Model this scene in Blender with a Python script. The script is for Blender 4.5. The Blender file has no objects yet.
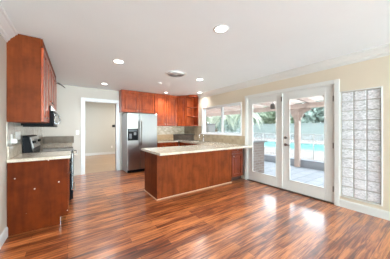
import bpy, bmesh, math, random
from mathutils import Vector, Matrix
random.seed(7)
C = bpy.context.scene.collection
sc = bpy.context.scene
R = math.radians

# ------------------------------------------------------------------ camera
YAW = 35.1
cd = bpy.data.cameras.new('camera'); cam = bpy.data.objects.new('camera', cd); C.objects.link(cam)
cam.location = (0, 0, 1.29); cam.rotation_euler = (R(90), 0, R(-YAW))
cd.sensor_width = 36; cd.lens = 181 / 390 * 36; cd.shift_y = -1.0 / 390
cd.clip_start = 0.02; cd.clip_end = 300
sc.camera = cam

# ------------------------------------------------------------------ world, sun, area lights, exposure
w = bpy.data.worlds.new('world'); sc.world = w; w.use_nodes = True
bg = w.node_tree.nodes['Background']
bg.inputs['Color'].default_value = (0.88, 0.94, 1.0, 1); bg.inputs['Strength'].default_value = 5.4
def light(name, kind, loc, energy, color=(1, 1, 1), rot=(0, 0, 0), **kw):
    d = bpy.data.lights.new(name, kind); d.energy = energy; d.color = color
    for k, v in kw.items(): setattr(d, k, v)
    o = bpy.data.objects.new(name, d); C.objects.link(o); o.location = loc; o.rotation_euler = rot
    return o
light('sun', 'SUN', (-8, -6, 14), 2.2, (1, 0.95, 0.88), (R(38), 0, R(-60)), angle=R(1.0))
# unseen fill lights behind the camera, added for brightness; no window stands there
light('rear_fill_light', 'AREA', (1.55, -10.95, 1.10), 950, (0.80, 0.92, 0.96), (R(96), 0, 0), shape='RECTANGLE', size=3.8, size_y=1.9)
light('upward_fill_light', 'AREA', (0.9, -8.3, 0.06), 1650, (0.53, 0.81, 1.0), (R(180), 0, 0), shape='RECTANGLE', size=2.6, size_y=4.6)  # added fill shining up at the ceiling; no sunlit floor lies there
light('next_room_light', 'AREA', (2.2, 8.0, 2.70), 62, (1, 0.96, 0.90), (0, 0, 0), shape='SQUARE', size=1.0)
sc.view_settings.view_transform = 'Standard'; sc.view_settings.look = 'None'
sc.view_settings.gamma = 1.0; sc.view_settings.use_curve_mapping = False
sc.view_settings.exposure = 0.64
sc.cycles.max_bounces = 10; sc.cycles.transparent_max_bounces = 16
sc.cycles.use_denoising = True; sc.cycles.sample_clamp_indirect = 6.0

# ------------------------------------------------------------------ materials
MATS = {}
def mat(name, col=(0.8, 0.8, 0.8), rough=0.5, metal=0.0, spec=0.5, coat=0.0, emit=None, estr=0.0):
    m = bpy.data.materials.new(name); m.use_nodes = True
    b = m.node_tree.nodes['Principled BSDF']
    b.inputs['Base Color'].default_value = (*col, 1); b.inputs['Roughness'].default_value = rough
    b.inputs['Metallic'].default_value = metal; b.inputs['Specular IOR Level'].default_value = spec
    b.inputs['Coat Weight'].default_value = coat
    if emit: b.inputs['Emission Color'].default_value = (*emit, 1); b.inputs['Emission Strength'].default_value = estr
    MATS[name] = m
    return m
def nt(m): return m.node_tree.nodes, m.node_tree.links, m.node_tree.nodes['Principled BSDF']
def coords(m, scale=(1, 1, 1), rot=(0, 0, 0), kind='Object'):
    n, l, b = nt(m)
    tc = n.new('ShaderNodeTexCoord'); mp = n.new('ShaderNodeMapping')
    mp.inputs['Scale'].default_value = scale; mp.inputs['Rotation'].default_value = rot
    l.new(tc.outputs[kind], mp.inputs['Vector'])
    return mp.outputs['Vector']
def geo_coords(m, scale=(1, 1, 1)):
    n, l, b = nt(m)
    g = n.new('ShaderNodeNewGeometry'); mp = n.new('ShaderNodeMapping'); mp.inputs['Scale'].default_value = scale
    l.new(g.outputs['Position'], mp.inputs['Vector']); return mp.outputs['Vector']
def ramp(m, fac, stops):
    n, l, b = nt(m); r = n.new('ShaderNodeValToRGB')
    while len(r.color_ramp.elements) < len(stops): r.color_ramp.elements.new(0.5)
    for e, (p, c) in zip(r.color_ramp.elements, stops): e.position = p; e.color = (*c, 1)
    l.new(fac, r.inputs['Fac']); return r.outputs['Color']
def noise(m, vec, scale, detail=4, rough=0.55, dist=0.0):
    n, l, b = nt(m); t = n.new('ShaderNodeTexNoise')
    t.inputs['Scale'].default_value = scale; t.inputs['Detail'].default_value = detail
    t.inputs['Roughness'].default_value = rough; t.inputs['Distortion'].default_value = dist
    l.new(vec, t.inputs['Vector']); return t.outputs['Fac']
def mixc(m, a, b2, fac, mode='MIX'):
    n, l, b = nt(m); x = n.new('ShaderNodeMix'); x.data_type = 'RGBA'; x.blend_type = mode
    for sock, v in ((x.inputs[0], fac), (x.inputs[6], a), (x.inputs[7], b2)):
        if hasattr(v, 'links'): l.new(v, sock)
        elif isinstance(v, (int, float)): sock.default_value = v
        else: sock.default_value = (*v, 1)
    return x.outputs[2]
def setc(m, c): n, l, b = nt(m); l.new(c, b.inputs['Base Color'])
def bump(m, h, strength=0.1, dist=0.01):
    n, l, b = nt(m); x = n.new('ShaderNodeBump'); x.inputs['Strength'].default_value = strength
    x.inputs['Distance'].default_value = dist; l.new(h, x.inputs['Height']); l.new(x.outputs['Normal'], b.inputs['Normal'])

def paint(name, col, rough=0.6):
    m = mat(name, col, rough, spec=0.3); v = geo_coords(m)
    f = noise(m, v, 1.2, 3)
    setc(m, ramp(m, f, [(0.3, tuple(c * 0.97 for c in col)), (0.7, col)])); bump(m, noise(m, v, 160, 2), 0.04, 0.002)
    return m
M_wall = paint('wall_paint', (0.67, 0.575, 0.445)); M_wall2 = paint('pale_wall_paint', (0.575, 0.525, 0.465))
M_ceil = paint('ceiling_paint', (0.87, 0.925, 0.94)); M_trim = mat('white_trim_paint', (0.68, 0.665, 0.625), 0.35)
M_wtrim = mat('cool_white_trim', (0.74, 0.75, 0.755), 0.35)
M_halltan = paint('tan_wall_paint', (0.60, 0.60, 0.56))

def cherry(name, lo, hi, rough=0.32, specks=False, vert=True, sp=0.25, coat=0.12):
    m = mat(name, hi, rough, coat=coat, spec=sp); b = nt(m)[2]; b.inputs['Coat Roughness'].default_value = 0.18
    v = geo_coords(m, (14, 14, 1.6) if vert else (1.6, 14, 14))
    f = noise(m, v, 1.0, 4, 0.5, 0.6); f2 = noise(m, geo_coords(m), 5.0, 3, 0.6)
    c = ramp(m, f, [(0.2, lo), (0.62, hi)])
    c = mixc(m, c, tuple(x * 0.55 for x in lo), ramp(m, f2, [(0.42, (0, 0, 0)), (0.8, (0.75, 0.75, 0.75))]))
    if specks:
        n, l, bb = nt(m); vo = n.new('ShaderNodeTexVoronoi'); vo.inputs['Scale'].default_value = 9.0
        l.new(geo_coords(m), vo.inputs['Vector'])
        dots = ramp(m, vo.outputs['Distance'], [(0.06, (1, 1, 1)), (0.09, (0, 0, 0))])
        gate = ramp(m, noise(m, geo_coords(m), 3.2, 2), [(0.47, (0, 0, 0)), (0.53, (1, 1, 1))])
        c = mixc(m, c, (0.75, 0.68, 0.6), mixc(m, dots, gate, 1.0, 'MULTIPLY'))
    setc(m, c); return m
M_cherry = cherry('red_cherry_wood', (0.20, 0.024, 0.006), (0.46, 0.085, 0.020), 0.28, coat=0.45)
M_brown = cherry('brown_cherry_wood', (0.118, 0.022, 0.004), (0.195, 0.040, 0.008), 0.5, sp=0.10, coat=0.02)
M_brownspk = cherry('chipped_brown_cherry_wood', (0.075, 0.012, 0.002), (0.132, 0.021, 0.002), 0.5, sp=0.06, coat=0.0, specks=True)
M_deep = cherry('deep_cherry_wood', (0.10, 0.016, 0.005), (0.20, 0.035, 0.010), 0.3, coat=0.3)
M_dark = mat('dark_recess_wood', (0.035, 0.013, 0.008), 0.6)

# polished plank floor
M_floor = mat('cherry_plank_floor', (0.3, 0.1, 0.04), 0.2)
def build_floor_mat(m, lo, mid, hi, mort, wid=0.95, row=0.095, ior=1.62, rough=0.19):
    n, l, b = nt(m); v = geo_coords(m)
    br = n.new('ShaderNodeTexBrick'); br.offset = 0.37; br.squash = 1.0
    br.inputs['Scale'].default_value = 1.0; br.inputs['Mortar Size'].default_value = 0.0016
    br.inputs['Brick Width'].default_value = wid; br.inputs['Row Height'].default_value = row
    br.inputs['Color1'].default_value = (0, 0, 0, 1); br.inputs['Color2'].default_value = (1, 1, 1, 1); br.inputs['Mortar'].default_value = (0.2, 0.2, 0.2, 1)
    l.new(v, br.inputs['Vector'])
    g = noise(m, geo_coords(m, (1.0, 11, 1)), 2.1, 6, 0.6, 0.9)
    g2 = noise(m, geo_coords(m, (0.7, 40, 1)), 2.2, 3, 0.6)
    s = n.new('ShaderNodeMath'); s.operation = 'MULTIPLY_ADD'; l.new(br.outputs['Color'], s.inputs[0]); s.inputs[1].default_value = 0.20
    l.new(g, s.inputs[2])
    s2 = n.new('ShaderNodeMath'); s2.operation = 'MULTIPLY_ADD'; l.new(g2, s2.inputs[0]); s2.inputs[1].default_value = 0.35; l.new(s.outputs[0], s2.inputs[2])
    c = ramp(m, s2.outputs[0], [(0.50, lo), (0.70, mid), (0.93, hi)])
    c = mixc(m, c, mort, br.outputs['Fac']); setc(m, c)
    b.inputs['Roughness'].default_value = 0.35; b.inputs['Specular IOR Level'].default_value = 0.4
    b.inputs['Coat Weight'].default_value = 1.0; b.inputs['Coat IOR'].default_value = ior; b.inputs['Coat Roughness'].default_value = rough
    inv = n.new('ShaderNodeMath'); inv.operation = 'MULTIPLY_ADD'; l.new(br.outputs['Fac'], inv.inputs[0]); inv.inputs[1].default_value = -0.7
    wv = noise(m, geo_coords(m, (1.2, 9, 1)), 2.0, 2); l.new(wv, inv.inputs[2])
    bump(m, inv.outputs[0], 0.12, 0.004)
    bn = [x for x in n if x.type == 'BUMP'][0]; l.new(bn.outputs['Normal'], b.inputs['Coat Normal'])
build_floor_mat(M_floor, (0.036, 0.008, 0.003), (0.20, 0.044, 0.011), (0.64, 0.21, 0.062), (0.03, 0.010, 0.006))
M_oak = mat('light_oak_floor', (0.5, 0.3, 0.15), 0.3)
build_floor_mat(M_oak, (0.27, 0.135, 0.05), (0.37, 0.19, 0.075), (0.44, 0.25, 0.11), (0.25, 0.12, 0.06), ior=1.4, rough=0.25)

def granite(name, base, spk, dk, rg=0.12, sp=0.5):
    m = mat(name, base, rg, spec=sp); v = geo_coords(m)
    c = ramp(m, noise(m, v, 9, 5, 0.65), [(0.3, spk), (0.65, base)])
    c = mixc(m, c, dk, ramp(m, noise(m, v, 60, 3, 0.7), [(0.56, (0, 0, 0)), (0.72, (0.8, 0.8, 0.8))])); setc(m, c)
    return m
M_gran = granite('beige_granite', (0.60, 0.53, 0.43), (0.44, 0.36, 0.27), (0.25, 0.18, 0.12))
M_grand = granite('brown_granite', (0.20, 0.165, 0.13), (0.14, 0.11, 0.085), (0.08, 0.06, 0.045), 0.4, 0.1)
M_grantan = granite('tan_granite', (0.56, 0.38, 0.22), (0.44, 0.29, 0.16), (0.24, 0.15, 0.09)); M_grandk = granite('shade_painted_granite', (0.13, 0.10, 0.08), (0.09, 0.07, 0.055), (0.05, 0.035, 0.03), 0.4, 0.1)  # last granite: dark reflections of the corner are put into its colour

def tiles(name, c1, c2, mort, bw, rh, rough=0.15, swap='yz', offset=0.5, msize=0.004, bmp=0.3):
    m = mat(name, c1, rough); n, l, b = nt(m)
    g = n.new('ShaderNodeNewGeometry'); sp = n.new('ShaderNodeSeparateXYZ'); cb = n.new('ShaderNodeCombineXYZ')
    l.new(g.outputs['Position'], sp.inputs[0])
    a, c = {'yz': (1, 2), 'xz': (0, 2), 'zy': (2, 1), 'xy': (0, 1), 'zx': (2, 0)}[swap]
    l.new(sp.outputs[a], cb.inputs[0]); l.new(sp.outputs[c], cb.inputs[1])
    br = n.new('ShaderNodeTexBrick'); br.offset = offset
    br.inputs['Scale'].default_value = 1; br.inputs['Brick Width'].default_value = bw; br.inputs['Row Height'].default_value = rh
    br.inputs['Mortar Size'].default_value = msize; br.inputs['Color1'].default_value = (*c1, 1); br.inputs['Color2'].default_value = (*c2, 1)
    br.inputs['Mortar'].default_value = (*mort, 1); l.new(cb.outputs[0], br.inputs['Vector'])
    f = noise(m, g.outputs['Position'], 7, 3); c_ = mixc(m, br.outputs['Color'], tuple(x * 0.8 for x in c2), ramp(m, f, [(0.45, (0, 0, 0)), (0.75, (0.6, 0.6, 0.6))]))
    setc(m, c_)
    iv = n.new('ShaderNodeMath'); iv.operation = 'SUBTRACT'; iv.inputs[0].default_value = 1; l.new(br.outputs['Fac'], iv.inputs[1]); bump(m, iv.outputs[0], bmp, 0.003)
    return m
M_mosL = tiles('pale_glass_mosaic', (0.74, 0.72, 0.66), (0.55, 0.52, 0.46), (0.70, 0.68, 0.63), 0.15, 0.05, swap='zy')
M_mosB = tiles('beige_stone_mosaic', (0.66, 0.55, 0.40), (0.42, 0.32, 0.21), (0.60, 0.52, 0.40), 0.10, 0.05, swap='xz')
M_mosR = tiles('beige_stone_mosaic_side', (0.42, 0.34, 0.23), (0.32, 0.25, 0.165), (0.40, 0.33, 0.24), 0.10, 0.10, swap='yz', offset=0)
M_brick = tiles('pale_brown_brick', (0.151, 0.108, 0.090), (0.216, 0.173, 0.151), (0.238, 0.212, 0.194), 0.21, 0.075, 0.85, 'xz', msize=0.010)
M_pav = tiles('blue_grey_pavers', (0.209, 0.234, 0.263), (0.252, 0.277, 0.310), (0.144, 0.162, 0.184), 0.45, 0.30, 0.6, 'xy', msize=0.014)
M_deck = mat('pink_pool_deck', (0.518, 0.418, 0.374), 0.8); setc(M_deck, ramp(M_deck, noise(M_deck, geo_coords(M_deck), 3, 5), [(0.3, (0.180, 0.155, 0.143)), (0.7, (0.216, 0.193, 0.178))]))
M_gwall = mat('pale_aqua_block_wall', (0.360, 0.475, 0.475), 0.8); setc(M_gwall, ramp(M_gwall, noise(M_gwall, geo_coords(M_gwall), 2, 4), [(0.3, (0.122, 0.155, 0.153)), (0.7, (0.144, 0.180, 0.175))]))
M_ledge = mat('blue_grey_stucco', (0.235, 0.255, 0.285), 0.8); M_cap = mat('grey_slab', (0.20, 0.20, 0.20), 0.7)
M_pink = mat('pink_painted_timber', (0.533, 0.389, 0.338), 0.6); setc(M_pink, ramp(M_pink, noise(M_pink, geo_coords(M_pink, (1, 6, 6)), 3, 4), [(0.3, (0.403, 0.310, 0.270)), (0.7, (0.461, 0.371, 0.328))]))
M_pinkroof = mat('pink_roof_boards', (0.504, 0.432, 0.400), 0.7)
M_water = mat('turquoise_pool_water', (0.018, 0.21, 0.195), 0.3, spec=0.1); nt(M_water)[2].inputs['IOR'].default_value = 1.12; bump(M_water, noise(M_water, geo_coords(M_water), 4, 3), 0.2, 0.05)
M_earth = mat('pale_earth', (0.50, 0.45, 0.38), 0.95); setc(M_earth, ramp(M_earth, noise(M_earth, geo_coords(M_earth), 1.5, 5), [(0.3, (0.42, 0.38, 0.31)), (0.7, (0.56, 0.51, 0.44))]))
M_steel = mat('brushed_steel', (0.31, 0.31, 0.305), 0.28, 1.0); bump(M_steel, noise(M_steel, geo_coords(M_steel, (90, 90, 1)), 3, 2), 0.03, 0.002)
M_fside = mat('grey_fridge_side', (0.42, 0.43, 0.43), 0.45); M_chrome = mat('chrome', (0.78, 0.78, 0.78), 0.14, 1.0)
M_nickel = mat('dark_nickel', (0.22, 0.20, 0.18), 0.3, 1.0)
M_black = mat('black_enamel', (0.006, 0.006, 0.007), 0.4, spec=0.06); M_blackglass = mat('black_glass', (0.01, 0.01, 0.012), 0.06, spec=0.8)
M_wwhite = mat('outdoor_white_paint', (0.27, 0.27, 0.265), 0.6); M_bronze = mat('dark_bronze', (0.05, 0.045, 0.04), 0.5); M_whitepl = mat('white_plastic', (0.85, 0.85, 0.83), 0.35); M_greypl = mat('grey_plastic', (0.16, 0.16, 0.17), 0.5)  # outdoor white is set dark to balance the exposure outside
M_display = mat('blue_grey_display', (0.03, 0.04, 0.05), 0.3)
M_lamp = mat('lamp_lens', (1, 1, 1), 0.5, emit=(1, 0.95, 0.86), estr=9.0); M_baffle = mat('lamp_baffle', (0.72, 0.72, 0.70), 0.4)
M_shoe = mat('light_shoe_moulding', (0.55, 0.33, 0.20), 0.4)
M_mortar = mat('grey_mortar', (0.46, 0.44, 0.41), 0.8); M_vent = mat('vent_grey', (0.55, 0.55, 0.54), 0.4)
M_bark = mat('grey_brown_bark', (0.22, 0.16, 0.12), 0.9); bump(M_bark, noise(M_bark, geo_coords(M_bark, (8, 8, 2)), 4, 4), 0.6, 0.03)
def leafmat(name, a, b_):
    m = mat(name, a, 0.5); n, l, b = nt(m)
    setc(m, ramp(m, noise(m, geo_coords(m), 3.0, 3), [(0.35, a), (0.65, b_)]))
    tr = n.new('ShaderNodeBsdfTranslucent'); tr.inputs['Color'].default_value = (*b_, 1)
    mx = n.new('ShaderNodeMixShader'); mx.inputs[0].default_value = 0.35
    out = n['Material Output']; l.new(b.outputs[0], mx.inputs[1]); l.new(tr.outputs[0], mx.inputs[2]); l.new(mx.outputs[0], out.inputs['Surface'])
    return m
M_leafG = leafmat('mid_green_leaves', (0.14, 0.21, 0.13), (0.32, 0.39, 0.29)); M_leafB = leafmat('blue_green_leaves', (0.13, 0.20, 0.175), (0.31, 0.38, 0.345))
M_leafP = leafmat('pale_strap_leaves', (0.26, 0.31, 0.23), (0.56, 0.59, 0.49))
def glassmat(name, tint=(0.97, 0.99, 0.99), maxr=1.0):
    m = bpy.data.materials.new(name); m.use_nodes = True; n = m.node_tree.nodes; l = m.node_tree.links; n.clear()
    o = n.new('ShaderNodeOutputMaterial'); t = n.new('ShaderNodeBsdfTransparent'); g = n.new('ShaderNodeBsdfGlossy'); lw = n.new('ShaderNodeLayerWeight'); pw = n.new('ShaderNodeMath'); f = n.new('ShaderNodeMath'); mx = n.new('ShaderNodeMixShader')
    t.inputs['Color'].default_value = (*tint, 1); g.inputs['Roughness'].default_value = 0.02; lw.inputs['Blend'].default_value = 0.5; pw.operation = 'POWER'; pw.inputs[1].default_value = 5; l.new(lw.outputs['Facing'], pw.inputs[0]); f.operation = 'MULTIPLY_ADD'; f.inputs[1].default_value = 0.95; f.inputs[2].default_value = 0.03; l.new(pw.outputs[0], f.inputs[0])
    l.new(f.outputs[0], mx.inputs[0]); l.new(t.outputs[0], mx.inputs[1]); l.new(g.outputs[0], mx.inputs[2]); l.new(mx.outputs[0], o.inputs['Surface'])
    return m
M_glass = glassmat('clear_glass')
def blockmat():
    m = bpy.data.materials.new('wavy_glass_block'); m.use_nodes = True; n = m.node_tree.nodes; l = m.node_tree.links; n.clear()
    o = n.new('ShaderNodeOutputMaterial'); t = n.new('ShaderNodeBsdfTransparent'); tl = n.new('ShaderNodeBsdfTranslucent'); g = n.new('ShaderNodeBsdfGlossy')
    t.inputs['Color'].default_value = (0.95, 0.97, 0.98, 1); tl.inputs['Color'].default_value = (0.97, 0.97, 1.0, 1); g.inputs['Roughness'].default_value = 0.08
    tc = n.new('ShaderNodeNewGeometry'); nz = n.new('ShaderNodeTexNoise'); nz.inputs['Scale'].default_value = 22; nz.inputs['Detail'].default_value = 2; nz.inputs['Distortion'].default_value = 1.5
    mpp = n.new('ShaderNodeMapping'); mpp.inputs['Scale'].default_value = (1, 0.8, 2.4); l.new(tc.outputs['Position'], mpp.inputs['Vector']); l.new(mpp.outputs[0], nz.inputs['Vector'])
    bp = n.new('ShaderNodeBump'); bp.inputs['Strength'].default_value = 0.35; bp.inputs['Distance'].default_value = 0.01; l.new(nz.outputs['Fac'], bp.inputs['Height'])
    l.new(bp.outputs[0], g.inputs['Normal']); l.new(bp.outputs[0], tl.inputs['Normal'])
    r = n.new('ShaderNodeMapRange'); r.inputs[1].default_value = 0.35; r.inputs[2].default_value = 0.65; r.inputs[3].default_value = 0.12; r.inputs[4].default_value = 0.62
    l.new(nz.outputs['Fac'], r.inputs[0])
    m1 = n.new('ShaderNodeMixShader'); l.new(r.outputs[0], m1.inputs[0]); l.new(t.outputs[0], m1.inputs[1]); l.new(tl.outputs[0], m1.inputs[2])
    m2 = n.new('ShaderNodeMixShader'); m2.inputs[0].default_value = 0.22; l.new(m1.outputs[0], m2.inputs[1]); l.new(g.outputs[0], m2.inputs[2])
    df = n.new('ShaderNodeBsdfDiffuse'); df.inputs['Color'].default_value = (0.93, 0.94, 0.95, 1); m3 = n.new('ShaderNodeMixShader'); r2 = n.new('ShaderNodeMapRange'); r2.inputs[1].default_value = 0.3; r2.inputs[2].default_value = 0.7; r2.inputs[3].default_value = 0.40; r2.inputs[4].default_value = 0.78; l.new(nz.outputs['Fac'], r2.inputs[0]); l.new(r2.outputs[0], m3.inputs[0]); l.new(m2.outputs[0], m3.inputs[1]); l.new(df.outputs[0], m3.inputs[2]); l.new(m3.outputs[0], o.inputs['Surface']); return m
M_block = blockmat()
M_screen = bpy.data.materials.new('pool_fence_mesh'); M_screen.use_nodes = True
_n = M_screen.node_tree.nodes; _l = M_screen.node_tree.links; _b = _n['Principled BSDF']; _b.inputs['Base Color'].default_value = (0.62, 0.66, 0.70, 1); _b.inputs['Alpha'].default_value = 0.28

# ------------------------------------------------------------------ mesh helpers
class MB:
    def __init__(s): s.bm = bmesh.new()
    def _add(s, t, mtx=None):
        me = bpy.data.meshes.new('t'); t.to_mesh(me); t.free()
        if mtx is not None: me.transform(mtx)
        s.bm.from_mesh(me); bpy.data.meshes.remove(me); return s
    def box(s, x0, x1, y0, y1, z0, z1, bev=0.0, mtx=None, seg=2):
        t = bmesh.new(); bmesh.ops.create_cube(t, size=1.0)
        for v in t.verts: v.co = Vector(((x0 + x1) / 2 + v.co.x * (x1 - x0), (y0 + y1) / 2 + v.co.y * (y1 - y0), (z0 + z1) / 2 + v.co.z * (z1 - z0)))
        if bev: bmesh.ops.bevel(t, geom=list(t.edges), offset=bev, segments=seg, affect='EDGES', profile=0.5)
        return s._add(t, mtx)
    def prism(s, poly, h0, h1, axis='z', bev=0.0, mtx=None):
        t = bmesh.new(); f = {'z': lambda a, b, h: (a, b, h), 'y': lambda a, b, h: (a, h, b), 'x': lambda a, b, h: (h, a, b)}[axis]
        A = [t.verts.new(f(a, b, h0)) for a, b in poly]; B = [t.verts.new(f(a, b, h1)) for a, b in poly]
        t.faces.new(A); t.faces.new(list(reversed(B))); k = len(poly)
        for i in range(k): t.faces.new([A[i], B[i], B[(i + 1) % k], A[(i + 1) % k]])
        bmesh.ops.recalc_face_normals(t, faces=t.faces)
        if bev: bmesh.ops.bevel(t, geom=list(t.edges), offset=bev, segments=2, affect='EDGES')
        return s._add(t, mtx)
    def cyl(s, c, r, h, axis='z', n=24, r2=None, mtx=None):
        t = bmesh.new(); bmesh.ops.create_cone(t, cap_ends=True, segments=n, radius1=r, radius2=r if r2 is None else r2, depth=h)
        rot = {'z': Matrix(), 'x': Matrix.Rotation(R(90), 4, 'Y'), 'y': Matrix.Rotation(R(-90), 4, 'X')}[axis]
        t.transform(Matrix.Translation(c) @ rot); return s._add(t, mtx)
    def lathe(s, prof, c=(0, 0, 0), n=32):
        t = bmesh.new(); rings = []
        for r, z in prof:
            rings.append([t.verts.new((c[0] + max(r, 1e-4) * math.cos(2 * math.pi * i / n), c[1] + max(r, 1e-4) * math.sin(2 * math.pi * i / n), c[2] + z)) for i in range(n)])
        for a, b in zip(rings, rings[1:]):
            for i in range(n): t.faces.new([a[i], a[(i + 1) % n], b[(i + 1) % n], b[i]])
        bmesh.ops.recalc_face_normals(t, faces=t.faces); return s._add(t)
    def tube(s, pts, r, n=10):
        t = bmesh.new(); pts = [Vector(p) for p in pts]; rings = []
        for i, p in enumerate(pts):
            d = (pts[min(i + 1, len(pts) - 1)] - pts[max(i - 1, 0)]).normalized()
            u = d.orthogonal().normalized() if i == 0 else (u - d * u.dot(d)).normalized()
            v = d.cross(u); rr = r[i] if isinstance(r, (list, tuple)) else r
            rings.append([t.verts.new(p + (u * math.cos(2 * math.pi * k / n) + v * math.sin(2 * math.pi * k / n)) * rr) for k in range(n)])
        for a, b in zip(rings, rings[1:]):
            for k in range(n): t.faces.new([a[k], a[(k + 1) % n], b[(k + 1) % n], b[k]])
        t.faces.new(rings[0]); t.faces.new(rings[-1]); bmesh.ops.recalc_face_normals(t, faces=t.faces); return s._add(t)
    def build(s, name, m, parent=None, loc=None, rotz=0, smooth=False):
        me = bpy.data.meshes.new(name)
        if smooth:
            for f in s.bm.faces: f.smooth = True
        s.bm.to_mesh(me); s.bm.free(); me.materials.append(m)
        o = bpy.data.objects.new(name, me); C.objects.link(o)
        if parent: o.parent = parent
        if loc: o.location = loc
        if rotz: o.rotation_euler = (0, 0, rotz)
        return o
def thing(name, label, cat, loc=(0, 0, 0), rotz=0, group=None):
    o = bpy.data.objects.new(name, None); C.objects.link(o); o.empty_display_size = 0.1
    o.location = loc; o.rotation_euler = (0, 0, rotz); return tag(o, label, cat, group)
def tag(o, label, cat, group=None, kind=None):
    o['label'] = label; o['category'] = cat
    if group: o['group'] = group
    if kind: o['kind'] = kind
    return o
def struct(o): o['kind'] = 'structure'; return o
def copy_tree(o, parent=None):
    c = o.copy(); C.objects.link(c)
    if parent: c.parent = parent
    for ch in list(o.children): copy_tree(ch, c)
    return c

# ------------------------------------------------------------------ room dimensions
XR, YB, ZC = 3.70, 5.97, 2.455
YR = -11.0
LA = R(-1.5); LO = Vector((-0.60, 3.06, 0))
def L(x, y, z=0): v = Matrix.Rotation(LA, 4, 'Z') @ Vector((x, y, z)); return LO + v
LW = lambda name, label, cat, group=None: thing(name, label, cat, LO, LA, group)

# floor / ceiling
b = MB(); b.box(-1.4, XR + 0.06, YR, YB + 0.06, -0.12, 0); struct(b.build('floor', M_floor))
b = MB(); b.box(-1.2, XR + 0.13, YR - 0.2, YB + 0.12, ZC, ZC + 0.1); struct(b.build('ceiling', M_ceil))
# right wall with window, door and glass-block openings
DY0, DY1, DZ = 1.15, 2.97, 2.045      # door opening
WY0, WY1, WZ0, WZ1 = 3.17, 4.81, 1.12, 1.965
GY0, GY1, GZ0, GZ1 = 0.595, 1.06, 0.19, 1.88
b = MB(); T0, T1 = XR, XR + 0.14
b.box(T0, T1, YR - 0.2, GY0, 0, ZC); b.box(T0, T1, GY0, GY1, 0, GZ0); b.box(T0, T1, GY0, GY1, GZ1, ZC)
b.box(T0, T1, GY1, DY0, 0, ZC); b.box(T0, T1, DY0, DY1, DZ, ZC); b.box(T0, T1, DY1, WY0, 0, ZC)
b.box(T0, T1, WY0, WY1, 0, WZ0); b.box(T0, T1, WY0, WY1, WZ1, ZC); b.box(T0, T1, WY1, YB + 0.12, 0, ZC)
struct(b.build('wall_right', M_wall))
# back wall with cased opening
OX0, OX1, OZ = 0.385, 1.235, 2.075
b = MB(); b.box(-1.2, OX0, YB, YB + 0.12, 0, ZC); b.box(OX0, OX1, YB, YB + 0.12, OZ, ZC); b.box(OX1, XR, YB, YB + 0.12, 0, ZC)
struct(b.build('wall_back', M_wall2))
# left wall (turned a little)
b = MB(); b.box(-0.12, 0, -14.3, 2.92, 0, ZC); o = struct(b.build('wall_left', M_wall2, loc=LO, rotz=LA))
b = MB(); b.box(-1.2, XR + 0.2, YR - 0.15, YR, 0, ZC); struct(b.build('wall_rear', M_wall2))
# neighbouring room through the opening
b = MB(); b.box(-2.5, 3.6, YB + 0.06, 10.1, -0.12, -0.002); struct(b.build('floor_next_room', M_oak))
b = MB(); b.box(-2.5, 3.6, 9.95, 10.1, 0, 2.8); b.box(-2.6, -2.5, YB + 0.12, 10.1, 0, 2.8); b.box(3.6, 3.7, YB + 0.12, 10.1, 0, 2.8)
b.box(-2.5, 0, YB + 0.125, YB + 0.14, 0, 2.8); b.box(1.5, 3.6, YB + 0.125, YB + 0.14, 0, 2.8); b.box(-2.5, 3.6, YB + 0.125, YB + 0.14, 2.2, 2.8)
struct(b.build('wall_next_room', M_halltan))
b = MB(); b.box(-2.6, 3.7, YB + 0.12, 10.1, 2.8, 2.9); struct(b.build('ceiling_next_room', M_ceil))
b = MB(); b.box(-2.5, 3.6, 9.935, 9.95, 0, 0.11, 0.004); struct(b.build('baseboard_next_room', M_wtrim))

# crown moulding
prof = [(0, -0.135), (0.012, -0.135), (0.016, -0.115), (0.030, -0.105), (0.036, -0.085), (0.075, -0.045), (0.082, -0.030), (0.098, -0.022), (0.102, 0.0), (0, 0.0)]
b = MB(); b.prism([(XR - x, ZC + z) for x, z in prof], YR, 5.0, 'y'); struct(b.build('trim_1', M_trim))
b = MB(); b.prism([(x, ZC + z) for x, z in prof], -14.0, -0.002, 'y'); struct(b.build('trim_2', M_wtrim, loc=LO, rotz=LA))
# baseboards
bprof = [(0, 0), (0.016, 0), (0.016, 0.10), (0.010, 0.118), (0, 0.122)]
b = MB(); b.prism([(XR - x, z) for x, z in bprof], YR, DY0 - 0.072, 'y'); struct(b.build('baseboard_right', M_trim))
b = MB(); b.prism([(x, z) for x, z in bprof], -14.0, -0.004, 'y'); struct(b.build('baseboard_left', M_wtrim, loc=LO, rotz=LA))
# casing of the back opening
b = MB()
for x0, x1 in ((OX0 - 0.085, OX0), (OX1, OX1 + 0.085)): b.box(x0, x1, YB - 0.02, YB, 0, OZ, 0.004)
b.box(OX0 - 0.085, OX1 + 0.085, YB - 0.022, YB, OZ, OZ + 0.085, 0.004)
b.box(OX0, OX0 + 0.015, YB - 0.005, YB + 0.14, 0, OZ - 0.015); b.box(OX1 - 0.015, OX1, YB - 0.005, YB + 0.14, 0, OZ - 0.015); b.box(OX0, OX1, YB - 0.005, YB + 0.14, OZ - 0.015, OZ)
struct(b.build('trim_3', M_wtrim))

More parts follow.
